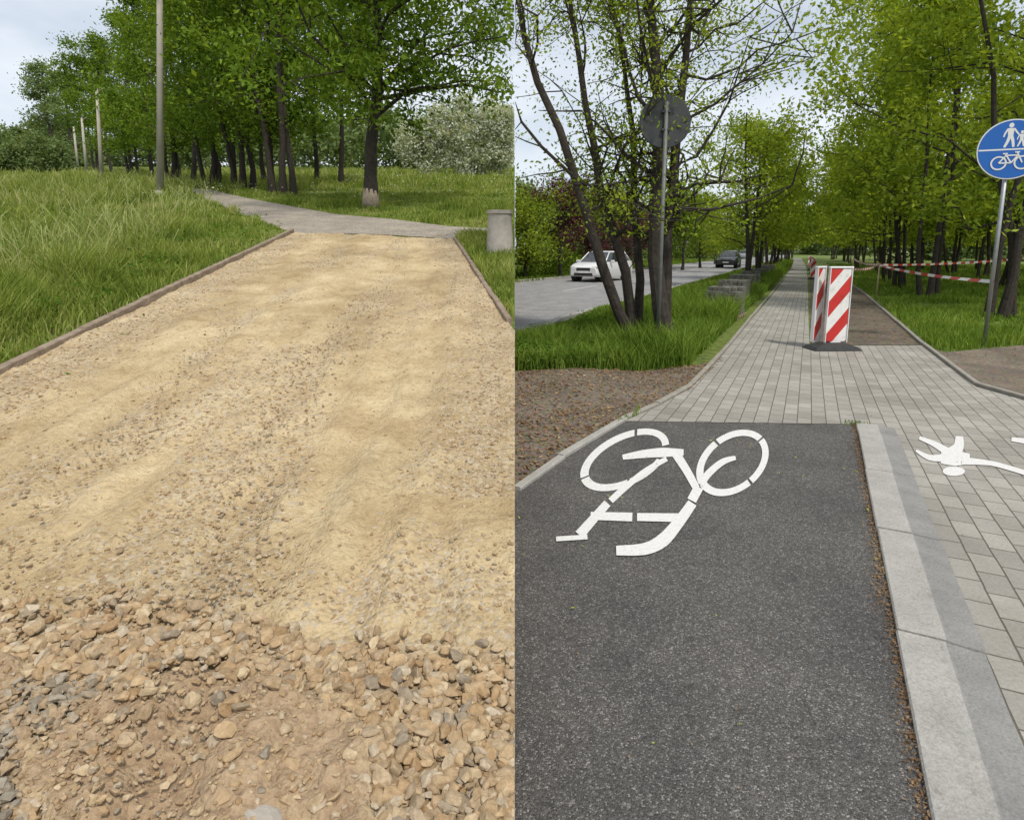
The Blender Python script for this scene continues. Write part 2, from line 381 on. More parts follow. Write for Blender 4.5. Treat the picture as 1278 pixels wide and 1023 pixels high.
pl=[(366,291.5),(470,293),(566,299),(600,292),(642.4,290),(642.4,287.5),(560,283),(490,274),(420,268),(370,259),(310,248),(262,237),(228,234),(245,243),(285,262),(330,279)]
polyA=[L_(*p) for p in pl]
sheet('asphalt_path',polyA,.012,M_asphL,True)
# ------------------------------------------------------------ grass
def grass(name,x,y,z,hgt,wid,mat,seed,side,tip=.12):
    rg=np.random.default_rng(seed); n=len(x)
    a=rg.uniform(0,2*math.pi,n); b=rg.uniform(0,2*math.pi,n); ln=rg.uniform(.1,.7,n)*hgt
    wx,wy=np.cos(a)*wid/2,np.sin(a)*wid/2; lx,ly=np.cos(b)*ln,np.sin(b)*ln
    base=np.stack([x,y,z],1)
    W=np.stack([wx,wy,0*wx],1); 
    m1=base+np.stack([lx*.3,ly*.3,hgt*.6],1); t1=base+np.stack([lx,ly,hgt],1)
    Q=np.stack([base-W,base+W,m1+W*.8,m1-W*.8,t1+W*tip,t1-W*tip],1)
    if side=='L': ok=Q[...,0].max(1)<-.003
    else: ok=Q[...,0].min(1)>.003
    Q=Q[ok]; n=len(Q)
    o=(np.arange(n)*6)[:,None]
    Fa=np.concatenate([o+np.array([[0,1,2,3]]),o+np.array([[3,2,4,5]])],0)
    return mesh_np(name,Q.reshape(-1,3),Fa,mat)
binx,biny=L_(624.0,322)
rg=np.random.default_rng(21)
n=340000; y=2.9*(70/2.9)**rg.random(n); x=-y*1.02*rg.random(n)
inroad=(x>xLe(y)-.10)&(x<xRe(y)+.05)&(y<(pB[1]+.3))
inroad|=pip(x,y,polyA)
keep=~inroad; 
dist=xLe(y)-.1-x; keep&=~((dist<.4)&(dist>0)&(y<pB[1])&(rg.random(n)>np.clip(dist*2+fbm(x*3,y*3,2,3)-.4,.08,1)))
x,y=x[keep],y[keep]
hn=fbm(x*.6,y*.6,3,61); hn2=fbm(x*2.2,y*2.2,2,64)
hg=(.08+.62*np.clip(hn*2.2-.72,0,1)*np.clip(hn2*1.8-.2,.25,1.2))*rg.uniform(.45,1.3,len(x))
dist=np.abs(xLe(y)-x); hg*=np.where((y<pB[1]+1),np.clip(.35+dist*.5,.35,1),.8)
hg=np.where((y>12)&(y<30)&(x>-12),hg*.5,hg)
hg=np.where((x>xRe(y))&(y<12),np.minimum(hg*.8,.13+.12*rg.random(len(x))),hg)
grass('grass_left',x,y,S*y,hg,.007*(1+y/7),M_grassL,5,'L')
n=13000; y=4*(60/4)**rg.random(n); x=-y*1.02*rg.random(n); k=(x<xLe(y)-1.1)&~((y>11)&(x>-.46*y-.5)&(y<34))&(fbm(x*.7,y*.7,3,63)>.49); x,y=x[k],y[k]
grass('tall_grass',x,y,S*y,rg.uniform(.35,.8,len(x)),.004*(1+y/9),M_grassT,55,'L',1.2)
bnd_soilL=[(642.6,464),(720,460),(800,464),(872,456),(905,446),(895,456),(862,487),(780,524),(710,568),(642.6,612)]
soilLpoly=[R_(*p) for p in bnd_soilL]
soilRpoly=[R_(*p) for p in [(1155,433),(1180,440),(1290,430),(1500,440),(1500,560),(1278,502),(1218,484)]]
n=300000; l=5.0*(75/5.0)**rg.random(n); 
s=np.where(rg.random(n)<.45,-4.75+3.4*rg.random(n),1.85+ (l*.55+3)*rg.random(n))
x=D[0]*l+RR[0]*s; y=D[1]*l+RR[1]*s
ok=(x>0.01)&~pip(x,y,soilLpoly)&~pip(x,y,soilRpoly)
pathL=[R_(*p) for p in [(780,526),(862,487),(912,430),(960,372),(985,340),(992,322),(1012,322),(1030,345),(1078,362),(1160,432),(1218,484),(1290,505),(1500,560),(1400,1300),(642.6,1300),(642.6,610)]]
ok&=~pip(x,y,pathL)
x,y,s,l=x[ok],y[ok],s[ok],l[ok]
hg=(.07+.38*np.clip(fbm(x*.9,y*.9,3,66)*2.1-.6,0,1))*rg.uniform(.5,1.3,len(x))
hg=np.where(s>0,hg*.55,hg*np.clip((s+5.2)/1.8,.22,1.15))
grass('grass_right',x,y,0*y,hg,.007*(1+y/7),M_grassR,6,'R')
n=40000; l=8+90*rg.random(n)**1.3; s=-12.3-10*rg.random(n); x=D[0]*l+RR[0]*s; y=D[1]*l+RR[1]*s
grass('grass_verge',x,y,0*y,rg.uniform(.06,.22,n),.05+0*x,M_grassR,16,'R')
# ------------------------------------------------------------ RIGHT paving
sheet('soil_patch',soilLpoly,.006,M_soil); sheet('soil_patch',soilRpoly,.006,M_soil)
aL=R_(780,527); aR=R_(1068,531); aB=R_(1161,1023)
dirR=((aR[0]-aB[0]),(aR[1]-aB[1])); k=-1.1/dirR[1]
aB0=(aB[0]+dirR[0]*k,aB[1]+dirR[1]*k)
cyc=[R_(642.6,616),R_(700,575),aL,aR,aB0,(0,aB0[1])]
sheet('cycle_path',cyc,.010,M_asph)
L=math.hypot(aR[0]-aB0[0],aR[1]-aB0[1]); dd=((aR[0]-aB0[0])/L,(aR[1]-aB0[1])/L); rr=(dd[1],-dd[0])
g=.272
gR=(aR[0]+rr[0]*g,aR[1]+rr[1]*g); gB=(aB0[0]+rr[0]*g,aB0[1]+rr[1]*g)
pav=[aL,R_(820,509),R_(862,486),R_(885,462),R_(912,431),R_(936,401),R_(960,373),R_(978,350),R_(988,333),R_(990,322),R_(1000,322),R_(1006,333),R_(1008,350),R_(1009,400),R_(1010,432),R_(1150,432),R_(1190,462),R_(1218,484),R_(1278,501),R_(1400,535),R_(1700,600),(9,.2),gB,gR,aR]
sheet('paved_path',pav,.014,M_paver)
tr=[R_(1012,431),R_(1011,400),R_(1011,350),R_(1010,330),R_(1014,330),R_(1030,348),R_(1076,364),R_(1110,396),R_(1148,431)]
sheet('soil_trench',tr,.008,M_soil2)
kerb('edging_kerb',[R_(643.5,613),R_(700,573),R_(780,525)],.06,.035,M_conc)
kerb('edging_kerb',[R_(778,524),R_(820,506),R_(860,484),R_(883,460),R_(910,430),R_(934,400),R_(958,372),R_(983,342)],.055,.035,M_edge)
kerb('edging_kerb',[R_(1026,326),R_(1048,345),R_(1080,368),R_(1112,396),R_(1152,431),R_(1190,460),R_(1219,482),R_(1279,499),R_(1400,532)],.06,.05,M_edge)
V=[];Fa=[];mi=[]
off=L%1.0
ks=[0]+[off-.28+i for i in range(0,int(L)+1) if off-.28+i>.05]+[L]
for i in range(len(ks)-1):
    a,b=ks[i]+.005,ks[i+1]-.005; o=len(V); jj=random.uniform(-.003,.004); js=random.uniform(-.005,.005)
    prof=[(0.0,-.03),(0.0,.026),(.006,.032),(.165,.032),(.172,.028),(.292,.0205),(.292,-.03)]
    for t in(a,b):
        for w_,z_ in prof:
            V.append((aB0[0]+dd[0]*t+rr[0]*(w_+js),aB0[1]+dd[1]*t+rr[1]*(w_+js),z_+(jj if z_>0 else 0)))
    m=len(prof)
    for q in range(m-1): Fa.append((o+q,o+q+1,o+m+q+1,o+m+q)); mi.append(1 if q>=3 else 0)
    Fa.append(tuple(o+q for q in range(m-1,-1,-1))); mi.append(0); Fa.append(tuple(o+m+q for q in range(m))); mi.append(0)
ob=mk('concrete_gutter',V,Fa,[M_conc,M_conc2]); ob.data.polygons.foreach_set('material_index',mi)
rd=[(0.0,9.9)]+[sl(-4.9,l) for l in(12,40,120,300)]+[sl(-11.8,300),sl(-11.8,60),sl(-12.2,30)]+[(0,29.0)]
sheet('road',rd,.010,M_road)
kerb('road_kerb',[(0.05,9.85)]+[sl(-4.8,l) for l in(12,40,110)],.15,.10,M_conc,seg=1.0)
kerb('road_kerb',[(0.06,29.1)]+[sl(-12.25,30),sl(-11.9,60),sl(-11.9,150)],.15,.10,M_conc,seg=2.0)
M_line=simple('road_line',(.5,.5,.5),(.42,.42,.42),20,.8,0)
V=[];Fa=[]
for i in range(16):
    l0=12+i*9; o=len(V); c=[sl(-8.35,l0),sl(-8.23,l0),sl(-8.23,l0+4),sl(-8.35,l0+4)]
    if min(p[0] for p in c)<.02: continue
    V+=[(p[0],p[1],.014) for p in c]; Fa.append((o,o+1,o+2,o+3))
mk('lane_markings',V,Fa,M_line)
# ------------------------------------------------------------ painted symbols
def smooth_pts(pts,w,n=5):
    P=[Vector(p) for p in pts]; W=w if isinstance(w,list) else [w]*len(P)
    if len(P)<3: return P,W
    oP=[];oW=[]
    for i in range(len(P)-1):
        p0=P[max(i-1,0)];p1=P[i];p2=P[i+1];p3=P[min(i+2,len(P)-1)]
        for k in range(n):
            t=k/n; oP.append(.5*((2*p1)+(p2-p0)*t+(2*p0-5*p1+4*p2-p3)*t*t+(3*p1-p0-3*p2+p3)*t**3)); oW.append(W[i]*(1-t)+W[i+1]*t)
    oP.append(P[-1]);oW.append(W[-1]); return oP,oW
def stroke(pts,w,sm=True):
    pts,w=smooth_pts(pts,w) if sm else ([Vector(p) for p in pts],w if isinstance(w,list) else [w]*len(pts)); n=len(pts); Ls=[];Rs=[]
    for i,p in enumerate(pts):
        d=(pts[min(i+1,n-1)]-pts[max(i-1,0)]).normalized(); q=Vector((-d.y,d.x)); ww=w[i]
        Ls.append(p+q*ww/2); Rs.append(p-q*ww/2)
    return [(Ls[i],Ls[i+1],Rs[i+1],Rs[i]) for i in range(n-1)]
def ringp(c,a,b,ang,a2,b2,t0,t1,n=20,c2=None):
    out=[];ca,sa=math.cos(ang),math.sin(ang); c2=c2 or c
    def P(cc,A,B,t): 
        x,y=A*math.cos(t),B*math.sin(t); return Vector((cc[0]+x*ca-y*sa,cc[1]+x*sa+y*ca))
    for i in range(n):
        ta=t0+(t1-t0)*i/n; tb=t0+(t1-t0)*(i+1)/n
        out.append((P(c,a,b,ta),P(c,a,b,tb),P(c2,a2,b2,tb),P(c2,a2,b2,ta)))
    return out
def paint_obj(name,groups,mat,z0):
    V=[];Fa=[]
    for gi,q in enumerate(groups):
        for f in q:
            o=len(V); 
            for p in f:
                x,y=R_(p[0],p[1]); V.append((x,y,z0+gi*.0003))
            Fa.append((o,o+1,o+2,o+3))
    return mk(name,V,Fa,mat)
r=math.radians
G=[]
def ring_g(c,a,b,ang,a2,b2,gaps,c2=None):
    for t0,t1 in gaps: G.append(ringp(c,a,b,ang,a2,b2,r(t0),r(t1),18,c2))
ring_g((779.5,576),60,32,r(-27),50,24,[(-172,-62),(-58,14),(45,97),(101,184)],c2=(780.5,575.5))
ring_g((914,580),50,36,r(-38),41,28,[(-172,-92),(-88,-5),(-1,85),(89,184)],c2=(914.5,579.5))
G.append(stroke([(777,573),(802,569),(827,567),(853,567)],[6,10,12,8]))
G.append(stroke([(843,568),(857,590),(869,612)],[11,10,9]))
G.append(stroke([(832,575),(806,590),(778,613),(762,628)],[6,7,8,8]))
G.append(stroke([(758,631),(743,648),(723,671)],[10,11,13]))
G.append(stroke([(694,676),(733,673.5)],6))
G.append(stroke([(737,647),(789,648.5)],[10,11]))
G.append(stroke([(795,648.5),(851,649.5)],[10,11]))
G.append(stroke([(918,574),(902,579),(885,593),(874,608)],[5,8,9,9]))
G.append(stroke([(872,611),(863,628)],[12,12]))
G.append(stroke([(864,631),(847,655),(827,678),(804,689),(769,691)],[12,14,17,15,12]))
paint_obj('bicycle_marking',G,M_paint,.014)
G=[]
G.append(ringp((1190,591),14,6,0,.1,.1,0,2*math.pi,20))
G.append(stroke([(1174,574),(1192,575),(1210,575)],[14,19,12]))
G.append(stroke([(1188,570),(1196,560),(1197,547)],[20,13,9]))
G.append(stroke([(1178,574),(1160,574),(1143,565)],[10,7,3]))
G.append(stroke([(1184,568),(1166,557),(1147,549)],[11,7,4]))
G.append(stroke([(1200,578),(1235,581),(1262,588),(1290,597)],[10,6,6,6]))
G.append(stroke([(1262,551),(1300,556)],[5,9]))
paint_obj('pedestrian_marking',G,M_paint,.019)
# ------------------------------------------------------------ debris / leaf litter
def litter(name,x,y,z,size,mat,seed,side='R'):
    rg=np.random.default_rng(seed); n=len(x); c=np.stack([x,y,z],1)
    u=rg.normal(size=(n,3))*[1,1,.25]; u/=np.linalg.norm(u,axis=1)[:,None]
    w=np.cross(u,rg.normal(size=(n,3))*[.3,.3,1]+[0,0,1]); w/=np.linalg.norm(w,axis=1)[:,None]
    u*=size[:,None]; w*=(size*rg.uniform(.25,.6,n))[:,None]
    Q=np.stack([c-u,c+w,c+u,c-w],1)
    ok=(Q[...,0].max(1)<-.003) if side=='L' else (Q[...,0].min(1)>.003)
    Q=Q[ok]; return mesh_np(name,Q.reshape(-1,3),np.arange(len(Q)*4).reshape(-1,4),mat)
n=26000; x=4*rg.random(n); y=3.5+6.5*rg.random(n); k=pip(x,y,soilLpoly)&(rg.random(n)<fbm(x*2,y*2,3,71)*1.4); x,y=x[k],y[k]
litter('leaf_litter',x,y,.012+.012*rg.random(len(x)),.008+.020*rg.random(len(x)),M_debris,3)
n=4200; t=L*rg.random(n); ww=.004-np.abs(rg.normal(0,.022,n))*(.4+1.6*fbm(t*3,t*0,3,5)); x=aB0[0]+dd[0]*t+rr[0]*ww; y=aB0[1]+dd[1]*t+rr[1]*ww
litter('edge_debris',x,y,.013+.010*rg.random(n),.002+.007*rg.random(n),M_debris,4)
n=110; x=4*rg.random(n); y=1.2+8*rg.random(n); k=pip(x,y,cyc)|pip(x,y,pav); x,y=x[k],y[k]
litter('fallen_leaves',x,y,.024+0*x,.006+.010*rg.random(len(x)),M_fresh,5)
n=1600; x=9*rg.random(n); y=1.2+9*rg.random(n); k=pip(x,y,pav)|pip(x,y,cyc); x,y=x[k],y[k]
litter('path_debris',x,y,.022+0*x,.002+.006*rg.random(len(x)),M_debris,6)
n=9000; x=3+12*rg.random(n); y=8+16*rg.random(n); k=pip(x,y,tr)|pip(x,y,soilRpoly); x,y=x[k],y[k]
litter('soil_debris',x,y,.014+.015*rg.random(len(x)),.008+.02*rg.random(len(x)),M_debris,7)
n=2600; x=-16*rg.random(n); y=20+26*rg.random(n); k=fbm(x*.6,y*.6,3,81)>.5; x,y=x[k],y[k]
litter('wild_flowers',x,y,S*y+.25+.2*rg.random(len(x)),.02+.04*rg.random(len(x)),M_flower,9,'L')
n=900; y=2+10*rg.random(n); x=xLe(y)-.04-.25*np.abs(rg.normal(size=n)); 
litter('kerb_debris',x,y,S*y+.02+0*x,.008+.02*rg.random(n),M_debris,10,'L')
n=26; y=2.5+8*rg.random(n); x=xLe(y)+.2+1.2*rg.random(n)
litter('sprigs',x,y,S*y+.06,.015+.02*rg.random(n),M_leafL,8,'L')
# broad-leaved weeds scattered in both verges
n=26000; y=4*(22/4)**rg.random(n); x=-y*1.0*rg.random(n); k=(x<xLe(y)-.25)&(fbm(x*1.3,y*1.3,3,191)>.56)&~pip(x,y,polyA); x,y=x[k],y[k]
litter('weeds',x,y,S*y+.04+.26*rg.random(len(x)),.018+.035*rg.random(len(x)),M_weed,73,'L')
n=26000; l=6*(26/6)**rg.random(n); s=-4.3+3.0*rg.random(n); x=D[0]*l+RR[0]*s; y=D[1]*l+RR[1]*s; k=(x>.02)&(fbm(x*1.4,y*1.4,3,193)>.54)&~pip(x,y,soilLpoly)&~pip(x,y,pathL); x,y=x[k],y[k]
litter('weeds',x,y,.04+.24*rg.random(len(x)),.018+.03*rg.random(len(x)),M_weed,74,'R')
wx_=aR[0]+rg.normal(0,.04,90); wy_=aR[1]+rg.normal(0,.03,90)
grass('weeds',wx_,wy_,0*wx_+.01,rg.uniform(.015,.045,90),.006+0*wx_,M_grassR,71,'R')
# ------------------------------------------------------------ trees
def tube(pts,rad,ns=6):
    pts=np.asarray(pts,float); n=len(pts); V=[]
    for i in range(n):
        d=pts[min(i+1,n-1)]-pts[max(i-1,0)]; d/=np.linalg.norm(d)+1e-9
        a=np.array([1,0,0]) if abs(d[0])<.8 else np.array([0,1,0])
        u=np.cross(d,a); u/=np.linalg.norm(u); w=np.cross(d,u)
        t=np.arange(ns)*2*math.pi/ns
        V.append(pts[i]+rad[i]*(np.cos(t)[:,None]*u+np.sin(t)[:,None]*w))
    V=np.concatenate(V); Fa=[]
    for i in range(n-1):
        for k in range(ns): Fa.append((i*ns+k,i*ns+(k+1)%ns,(i+1)*ns+(k+1)%ns,(i+1)*ns+k))
    return V,np.array(Fa)
def tree(name,x,y,z,H,R,cb,tr,nl,ls,lm,bm,seed,side,trunks=None,clump=.5,nlimb=16,skew=(0,0),nsub=4,wx=1.2,elr=(.15,.9)):
    rg=np.random.default_rng(seed); Vs=[];Fs=[];cnt=0; C=[];CR=[]
    trunks=trunks or [((0,0),(rg.normal()*.3,rg.normal()*.3),1.0)]
    def add(p,r_,ns=6):
        nonlocal cnt
        V,Fa=tube(p,r_,ns)
        if side=='L': V[:,0]=np.minimum(V[:,0],-.004)
        else: V[:,0]=np.maximum(V[:,0],.004)
        Vs.append(V);Fs.append(Fa+cnt);cnt+=len(V)
    for tk in trunks:
        (ox,oy),(lx,ly),f=tk[:3]; ex=tk[3] if len(tk)>3 else 1.2
        h=H*.9*f; m=11; T=np.linspace(0,1,m); wob=np.cumsum(rg.normal(0,.045*H/10,(m,2)),0); wob[0]=0
        P=np.stack([x+ox+lx*T**ex+wob[:,0],y+oy+ly*T**1.2+wob[:,1],z-.05+h*T],1)
        rd=tr*f*(1-.85*T)+.012; rd[0]*=1.35
        add(P,rd,10)
        for k in range(max(4,int(nlimb/len(trunks)))):
            t=min(.97,(cb*.75/h)+(1-(cb*.75/h))*rg.random()**.9); i=int(t*(m-1)); ft=t*(m-1)-i; st=P[i]*(1-ft)+P[min(i+1,m-1)]*ft
            az=rg.uniform(0,2*math.pi); prof=math.sin(math.pi*min(1,max(.0,(t-.02))**.8))**.6*.9+.15
            ln=R*prof*rg.uniform(.6,1.15); el=rg.uniform(*elr)
            dv=np.array([math.cos(az)*math.cos(el)+skew[0],math.sin(az)*math.cos(el)+skew[1],math.sin(el)])
            q=np.linspace(0,1,6)[:,None]; wv=np.cumsum(rg.normal(0,.05*ln,(6,3)),0); wv[0]=0
            LP=st+dv*ln*q+wv+np.array([0,0,1])*(-.12*ln*q**2)
            r0=max(.010,tr*f*(1-.85*t)*.45)
            add(LP,r0*(1-.85*q[:,0])+.004,5)
            for j in range(2,6): C.append(LP[j]); CR.append(.7+.5*rg.random())
            for s_ in range(nsub):
                j=rg.integers(1,6); sp=LP[j]; dv2=dv*.6+rg.normal(0,.7,3); dv2/=np.linalg.norm(dv2); l2=ln*rg.uniform(.25,.5)
                q2=np.linspace(0,1,4)[:,None]; SP=sp+dv2*l2*q2+rg.normal(0,.03*l2,(4,3))*q2
                add(SP,.35*r0*(1-.8*q2[:,0])+.003,4)
                for jj in(1,2,3): C.append(SP[jj]); CR.append(.5+.6*rg.random())
    C=np.array(C);CR=np.array(CR)
    wt=rg.random(len(C))**wx+.1; wt/=wt.sum(); ci=rg.choice(len(C),nl,p=wt)
    c=C[ci]+rg.normal(size=(nl,3))*(clump*CR[ci])[:,None]*[1,1,.65]
    c=c[c[:,2]>z+cb*.75]; nl=len(c)
    nrm=rg.normal(size=(nl,3))+[0,0,.7]; nrm/=np.linalg.norm(nrm,axis=1)[:,None]
    u=np.cross(nrm,rg.normal(size=(nl,3))); u/=np.linalg.norm(u,axis=1)[:,None]; w=np.cross(nrm,u)
    sz=ls*rg.uniform(.5,1.3,nl)[:,None]; u=u*sz*.5; w=w*sz*.24
    Q=np.stack([c-u,c+w-u*.15,c+u,c-w-u*.15],1)
    ok=(Q[...,0].max(1)<-.002) if side=='L' else (Q[...,0].min(1)>.002)
    Q=Q[ok]; nl=len(Q)
    nb=sum(len(f) for f in Fs)
    V=np.concatenate(Vs+[Q.reshape(-1,3)]); Fa=np.concatenate(Fs+[cnt+np.arange(nl*4).reshape(-1,4)])
    return mesh_np(name,V,Fa,[bm,lm],np.concatenate([np.zeros(nb),np.ones(nl)]))
def mass(name,items,lm,seed,side,bm=None):
    rg=np.random.default_rng(seed); Qs=[]
    for (x,y,z,R,H,cb,nl,ls) in items:
        nc=26; th=rg.uniform(0,2*math.pi,nc); rr_=R*np.sqrt(rg.random(nc))*.85; hz=cb+(H-cb)*rg.random(nc)**.8
        k=np.sin(np.pi*np.clip((hz-cb)/(H-cb)*.85+.15,0,1))**.5
        C=np.stack([x+np.cos(th)*rr_*k,y+np.sin(th)*rr_*k,z+hz],1); ci=rg.integers(0,nc,nl)
        c=C[ci]+rg.normal(size=(nl,3))*R*.2
        c[:,2]=np.maximum(c[:,2],z+.05)
        nrm=rg.normal(size=(nl,3))+[0,0,.7]; nrm/=np.linalg.norm(nrm,axis=1)[:,None]
        u=np.cross(nrm,rg.normal(size=(nl,3))); u/=np.linalg.norm(u,axis=1)[:,None]; w=np.cross(nrm,u)
        sz=ls*rg.uniform(.6,1.3,nl)[:,None]; Qs.append(np.stack([c-u*sz*.5,c+w*sz*.3,c+u*sz*.5,c-w*sz*.3],1))
    Q=np.concatenate(Qs); ok=(Q[...,0].max(1)<-.002) if side=='L' else (Q[...,0].min(1)>.002); Q=Q[ok]
    return mesh_np(name,Q.reshape(-1,3),np.arange(len(Q)*4).reshape(-1,4),lm)
def LX(px,Y): return (px-CX)/F*Y/1.033
bx,by=L_(463,260)
bt_=tree('tree',bx,by,zl(by),11,5.2,2.9,.20,42000,.19,M_leafL,M_barkD,101,'L',trunks=[((0,0),(.7,.3),1.0)],clump=.5,nlimb=40,skew=(.34,-.1))
M_white=simple('bare_wood',(.42,.34,.26),(.2,.16,.12),12,.95,.01)
cyl('bare_wood',(bx,by-.03,zl(by)-.1),(bx+.02,by-.03,zl(by)+.6),.30,.215,M_white,bt_)
rows=[(352,25,12.5),(338,26.5,12),(302,28,13),(290,31,13),(262,33,13.5),(240,38,14),(215,43,14.5),(190,48,14.5),(165,54,14.5),(140,60,13.5),(122,66,12.5)]
for i,(px,Y,H) in enumerate(rows):
    x=LX(px,Y)
    tk=[((0,0),(.3,.2),1.0),((.35,.2),(-.5,.3),.9),((-.4,.1),(-.9,-.2),.85)] if i%2==0 else None
    tree('tree',x,Y,zl(Y),H,3.3+.5*math.sin(i*2.3),2.4,.13,15000 if Y<40 else 9000,.19 if Y<40 else .27,M_leafL,M_barkD,200+i,'L',trunks=tk,clump=.5,nlimb=22,wx=1.8)
for i,(px,Y,H) in enumerate([(425,33,11),(395,36,11.5),(330,40,13)]):
    tree('tree',LX(px,Y),Y,zl(Y),H,4.0,4.2,.13,10000,.22,M_leafL,M_barkD,240+i,'L',clump=.55,nlimb=20)
tree('poplar_tree',LX(68,85),85,zl(85),14.5,2.6,1.5,.25,7000,.4,M_leafF,M_bark,260,'L',clump=.7,nlimb=24)
tree('poplar_tree',LX(92,80),80,zl(80),13,2.4,1.5,.25,6000,.4,M_leafF,M_bark,261,'L',clump=.7,nlimb=24)
mass('willow_trees',[(LX(px,52),52,zl(52),2.0,h,.3,4500,.26) for px,h in((520,4.2),(550,5.4),(580,6.2),(608,6.0),(632,5.2))],M_leafS,31,'L')
it=[]
for i in range(28):
    px=-60+i*7; Y=rg.uniform(90,125); it.append((LX(px,Y),Y,zl(Y),rg.uniform(2.5,4),rg.uniform(4,7.5),.2,1600,.6))
for i in range(30):
    px=160+i*17; Y=rg.uniform(75,110); it.append((LX(px,Y),Y,zl(Y),rg.uniform(3,4.5),rg.uniform(5,9),.2,1700,.6))
mass('distant_trees',it,M_leafF,32,'L')
mass('bushes',[(LX(px,60),60,zl(60),1.6,h,.1,2500,.28) for px,h in((20,2.8),(48,3.3),(70,2.4),(235,4),(250,3.6),(5,2.2))],M_leafF,33,'L')
b1=R_(799,438); b2=R_(838,441)
tree('tree',b1[0],b1[1],0,7.4,2.0,2.3,.08,15000,.068,M_leafR,M_barkD,301,'R',trunks=[((0,0),(-2.25,.3),1.0,.85),((.0,.15),(-1.25,.5),.95,.75),((.05,.3),(-.5,.9),.85,1.3)],clump=.24,nlimb=48,nsub=6,wx=2.2,elr=(.1,1.2))
tree('tree',b2[0],b2[1],0,8.2,2.0,2.3,.115,16000,.068,M_leafR,M_barkD,302,'R',trunks=[((0,0),(-.55,.3),1.0,.7),((-.1,.1),(.35,.5),.85)],clump=.26,nlimb=50,nsub=6,wx=2.2,elr=(.1,1.2))
for i,(px,Y,H) in enumerate([(932,24,7.6),(948,30,8.6),(958,38,9.2),(966,47,9.4),(973,58,9.5),(980,72,10),(984,90,10),(988,115,11)]):
    x=(px-CX)/F*Y/1.01
    tree('tree',x,Y,0,H,2.2 if Y<60 else 3,2.1,.09,8000 if Y<50 else 5500,.085+.003*Y,M_leafR,M_barkD,320+i,'R',clump=.4,nlimb=24,trunks=[((0,0),(-.5,0),1),((.15,.1),(.5,.2),.9)],wx=2)
k=0
for (s0,l0,st,n_) in((4.0,17.5,4.8,14),(8.2,15.5,5.2,11),(12.5,15,5.8,9),(17,16,7.5,7)):
    for i in range(n_):
        l=l0+i*st*(1+.05*i)+rg.uniform(-1,1); s=s0+rg.uniform(-.7,.7); x,y=sl(s,l)
        if x/y>1.2: continue
        H=rg.uniform(10.5,12.5) if l<45 else rg.uniform(9.5,11.5); nl=15000 if l<32 else (8000 if l<60 else 4000)
        tk=[((0,0),(rg.normal()*.7-.4,rg.normal()*.5),1.0),((rg.uniform(.1,.3),.1),(rg.normal()*.9+.3,.4),.9)]
        if rg.random()<.4: tk.append(((-.2,.15),(rg.normal()*.9,-.3),.85))
        tree('tree',x,y,0,H,3.9 if s0<5 else 3.2,2.5,rg.uniform(.055,.09),nl,.085+.0042*l,M_leafR,M_barkD,400+k,'R',trunks=tk,clump=.42,nlimb=26,wx=2.0,skew=(-.12,0) if s0<5 else (0,0)); k+=1
for i,(px,Y) in enumerate([(700,34),(745,38),(782,42)]):
    x=(px-CX)/F*Y; tree('purple_plum_tree',x,Y,0,5.6,2.4,1.0,.1,6500,.17,M_leafP,M_barkD,600+i,'R',clump=.45,nlimb=20)
for i,(px,Y,H) in enumerate([(655,33,4.4),(850,46,5.8),(872,52,6.4),(830,50,5.0),(890,66,7.5),(905,80,8.5)]):
    x=max(.5,(px-CX)/F*Y); tree('tree',x,Y,0,H,2.6,.9,.1,7000,.19,M_leafL if i%2 else M_leafR,M_barkD,620+i,'R',clump=.5,nlimb=22)
it=[]
for i in range(22):
    px=640+i*14; Y=rg.uniform(60,85) if px<800 else rg.uniform(95,140); it.append(((px-CX)/F*Y,Y,0,rg.uniform(3,4.5),rg.uniform(5,9),.1,1800,.5))
for i in range(24):
    s=rg.uniform(26,40); l=20+i*7; x,y=sl(s,l); it.append((x,y,0,rg.uniform(3.5,5),rg.uniform(6,10),.1,2000,.65))
for i in range(10):
    x,y=sl(rg.uniform(-12,16),rg.uniform(190,240)); it.append((x,y,0,6,rg.uniform(9,14),.1,2000,1.0))
for i in range(14):
    s=12+i*4.0; x,y=sl(s,105+rg.uniform(-6,6)); it.append((x,y,0,4.5,rg.uniform(5,8),.05,1800,.8))
mass('distant_trees',it,M_leafF,35,'R')
mass('hedge',[(x/1.0,24+.9*x*2.0+8,0,1.1,rg.uniform(1.0,1.7),.05,1500,.14) for x in np.arange(.9,7,1.2)],M_leafL,36,'R')
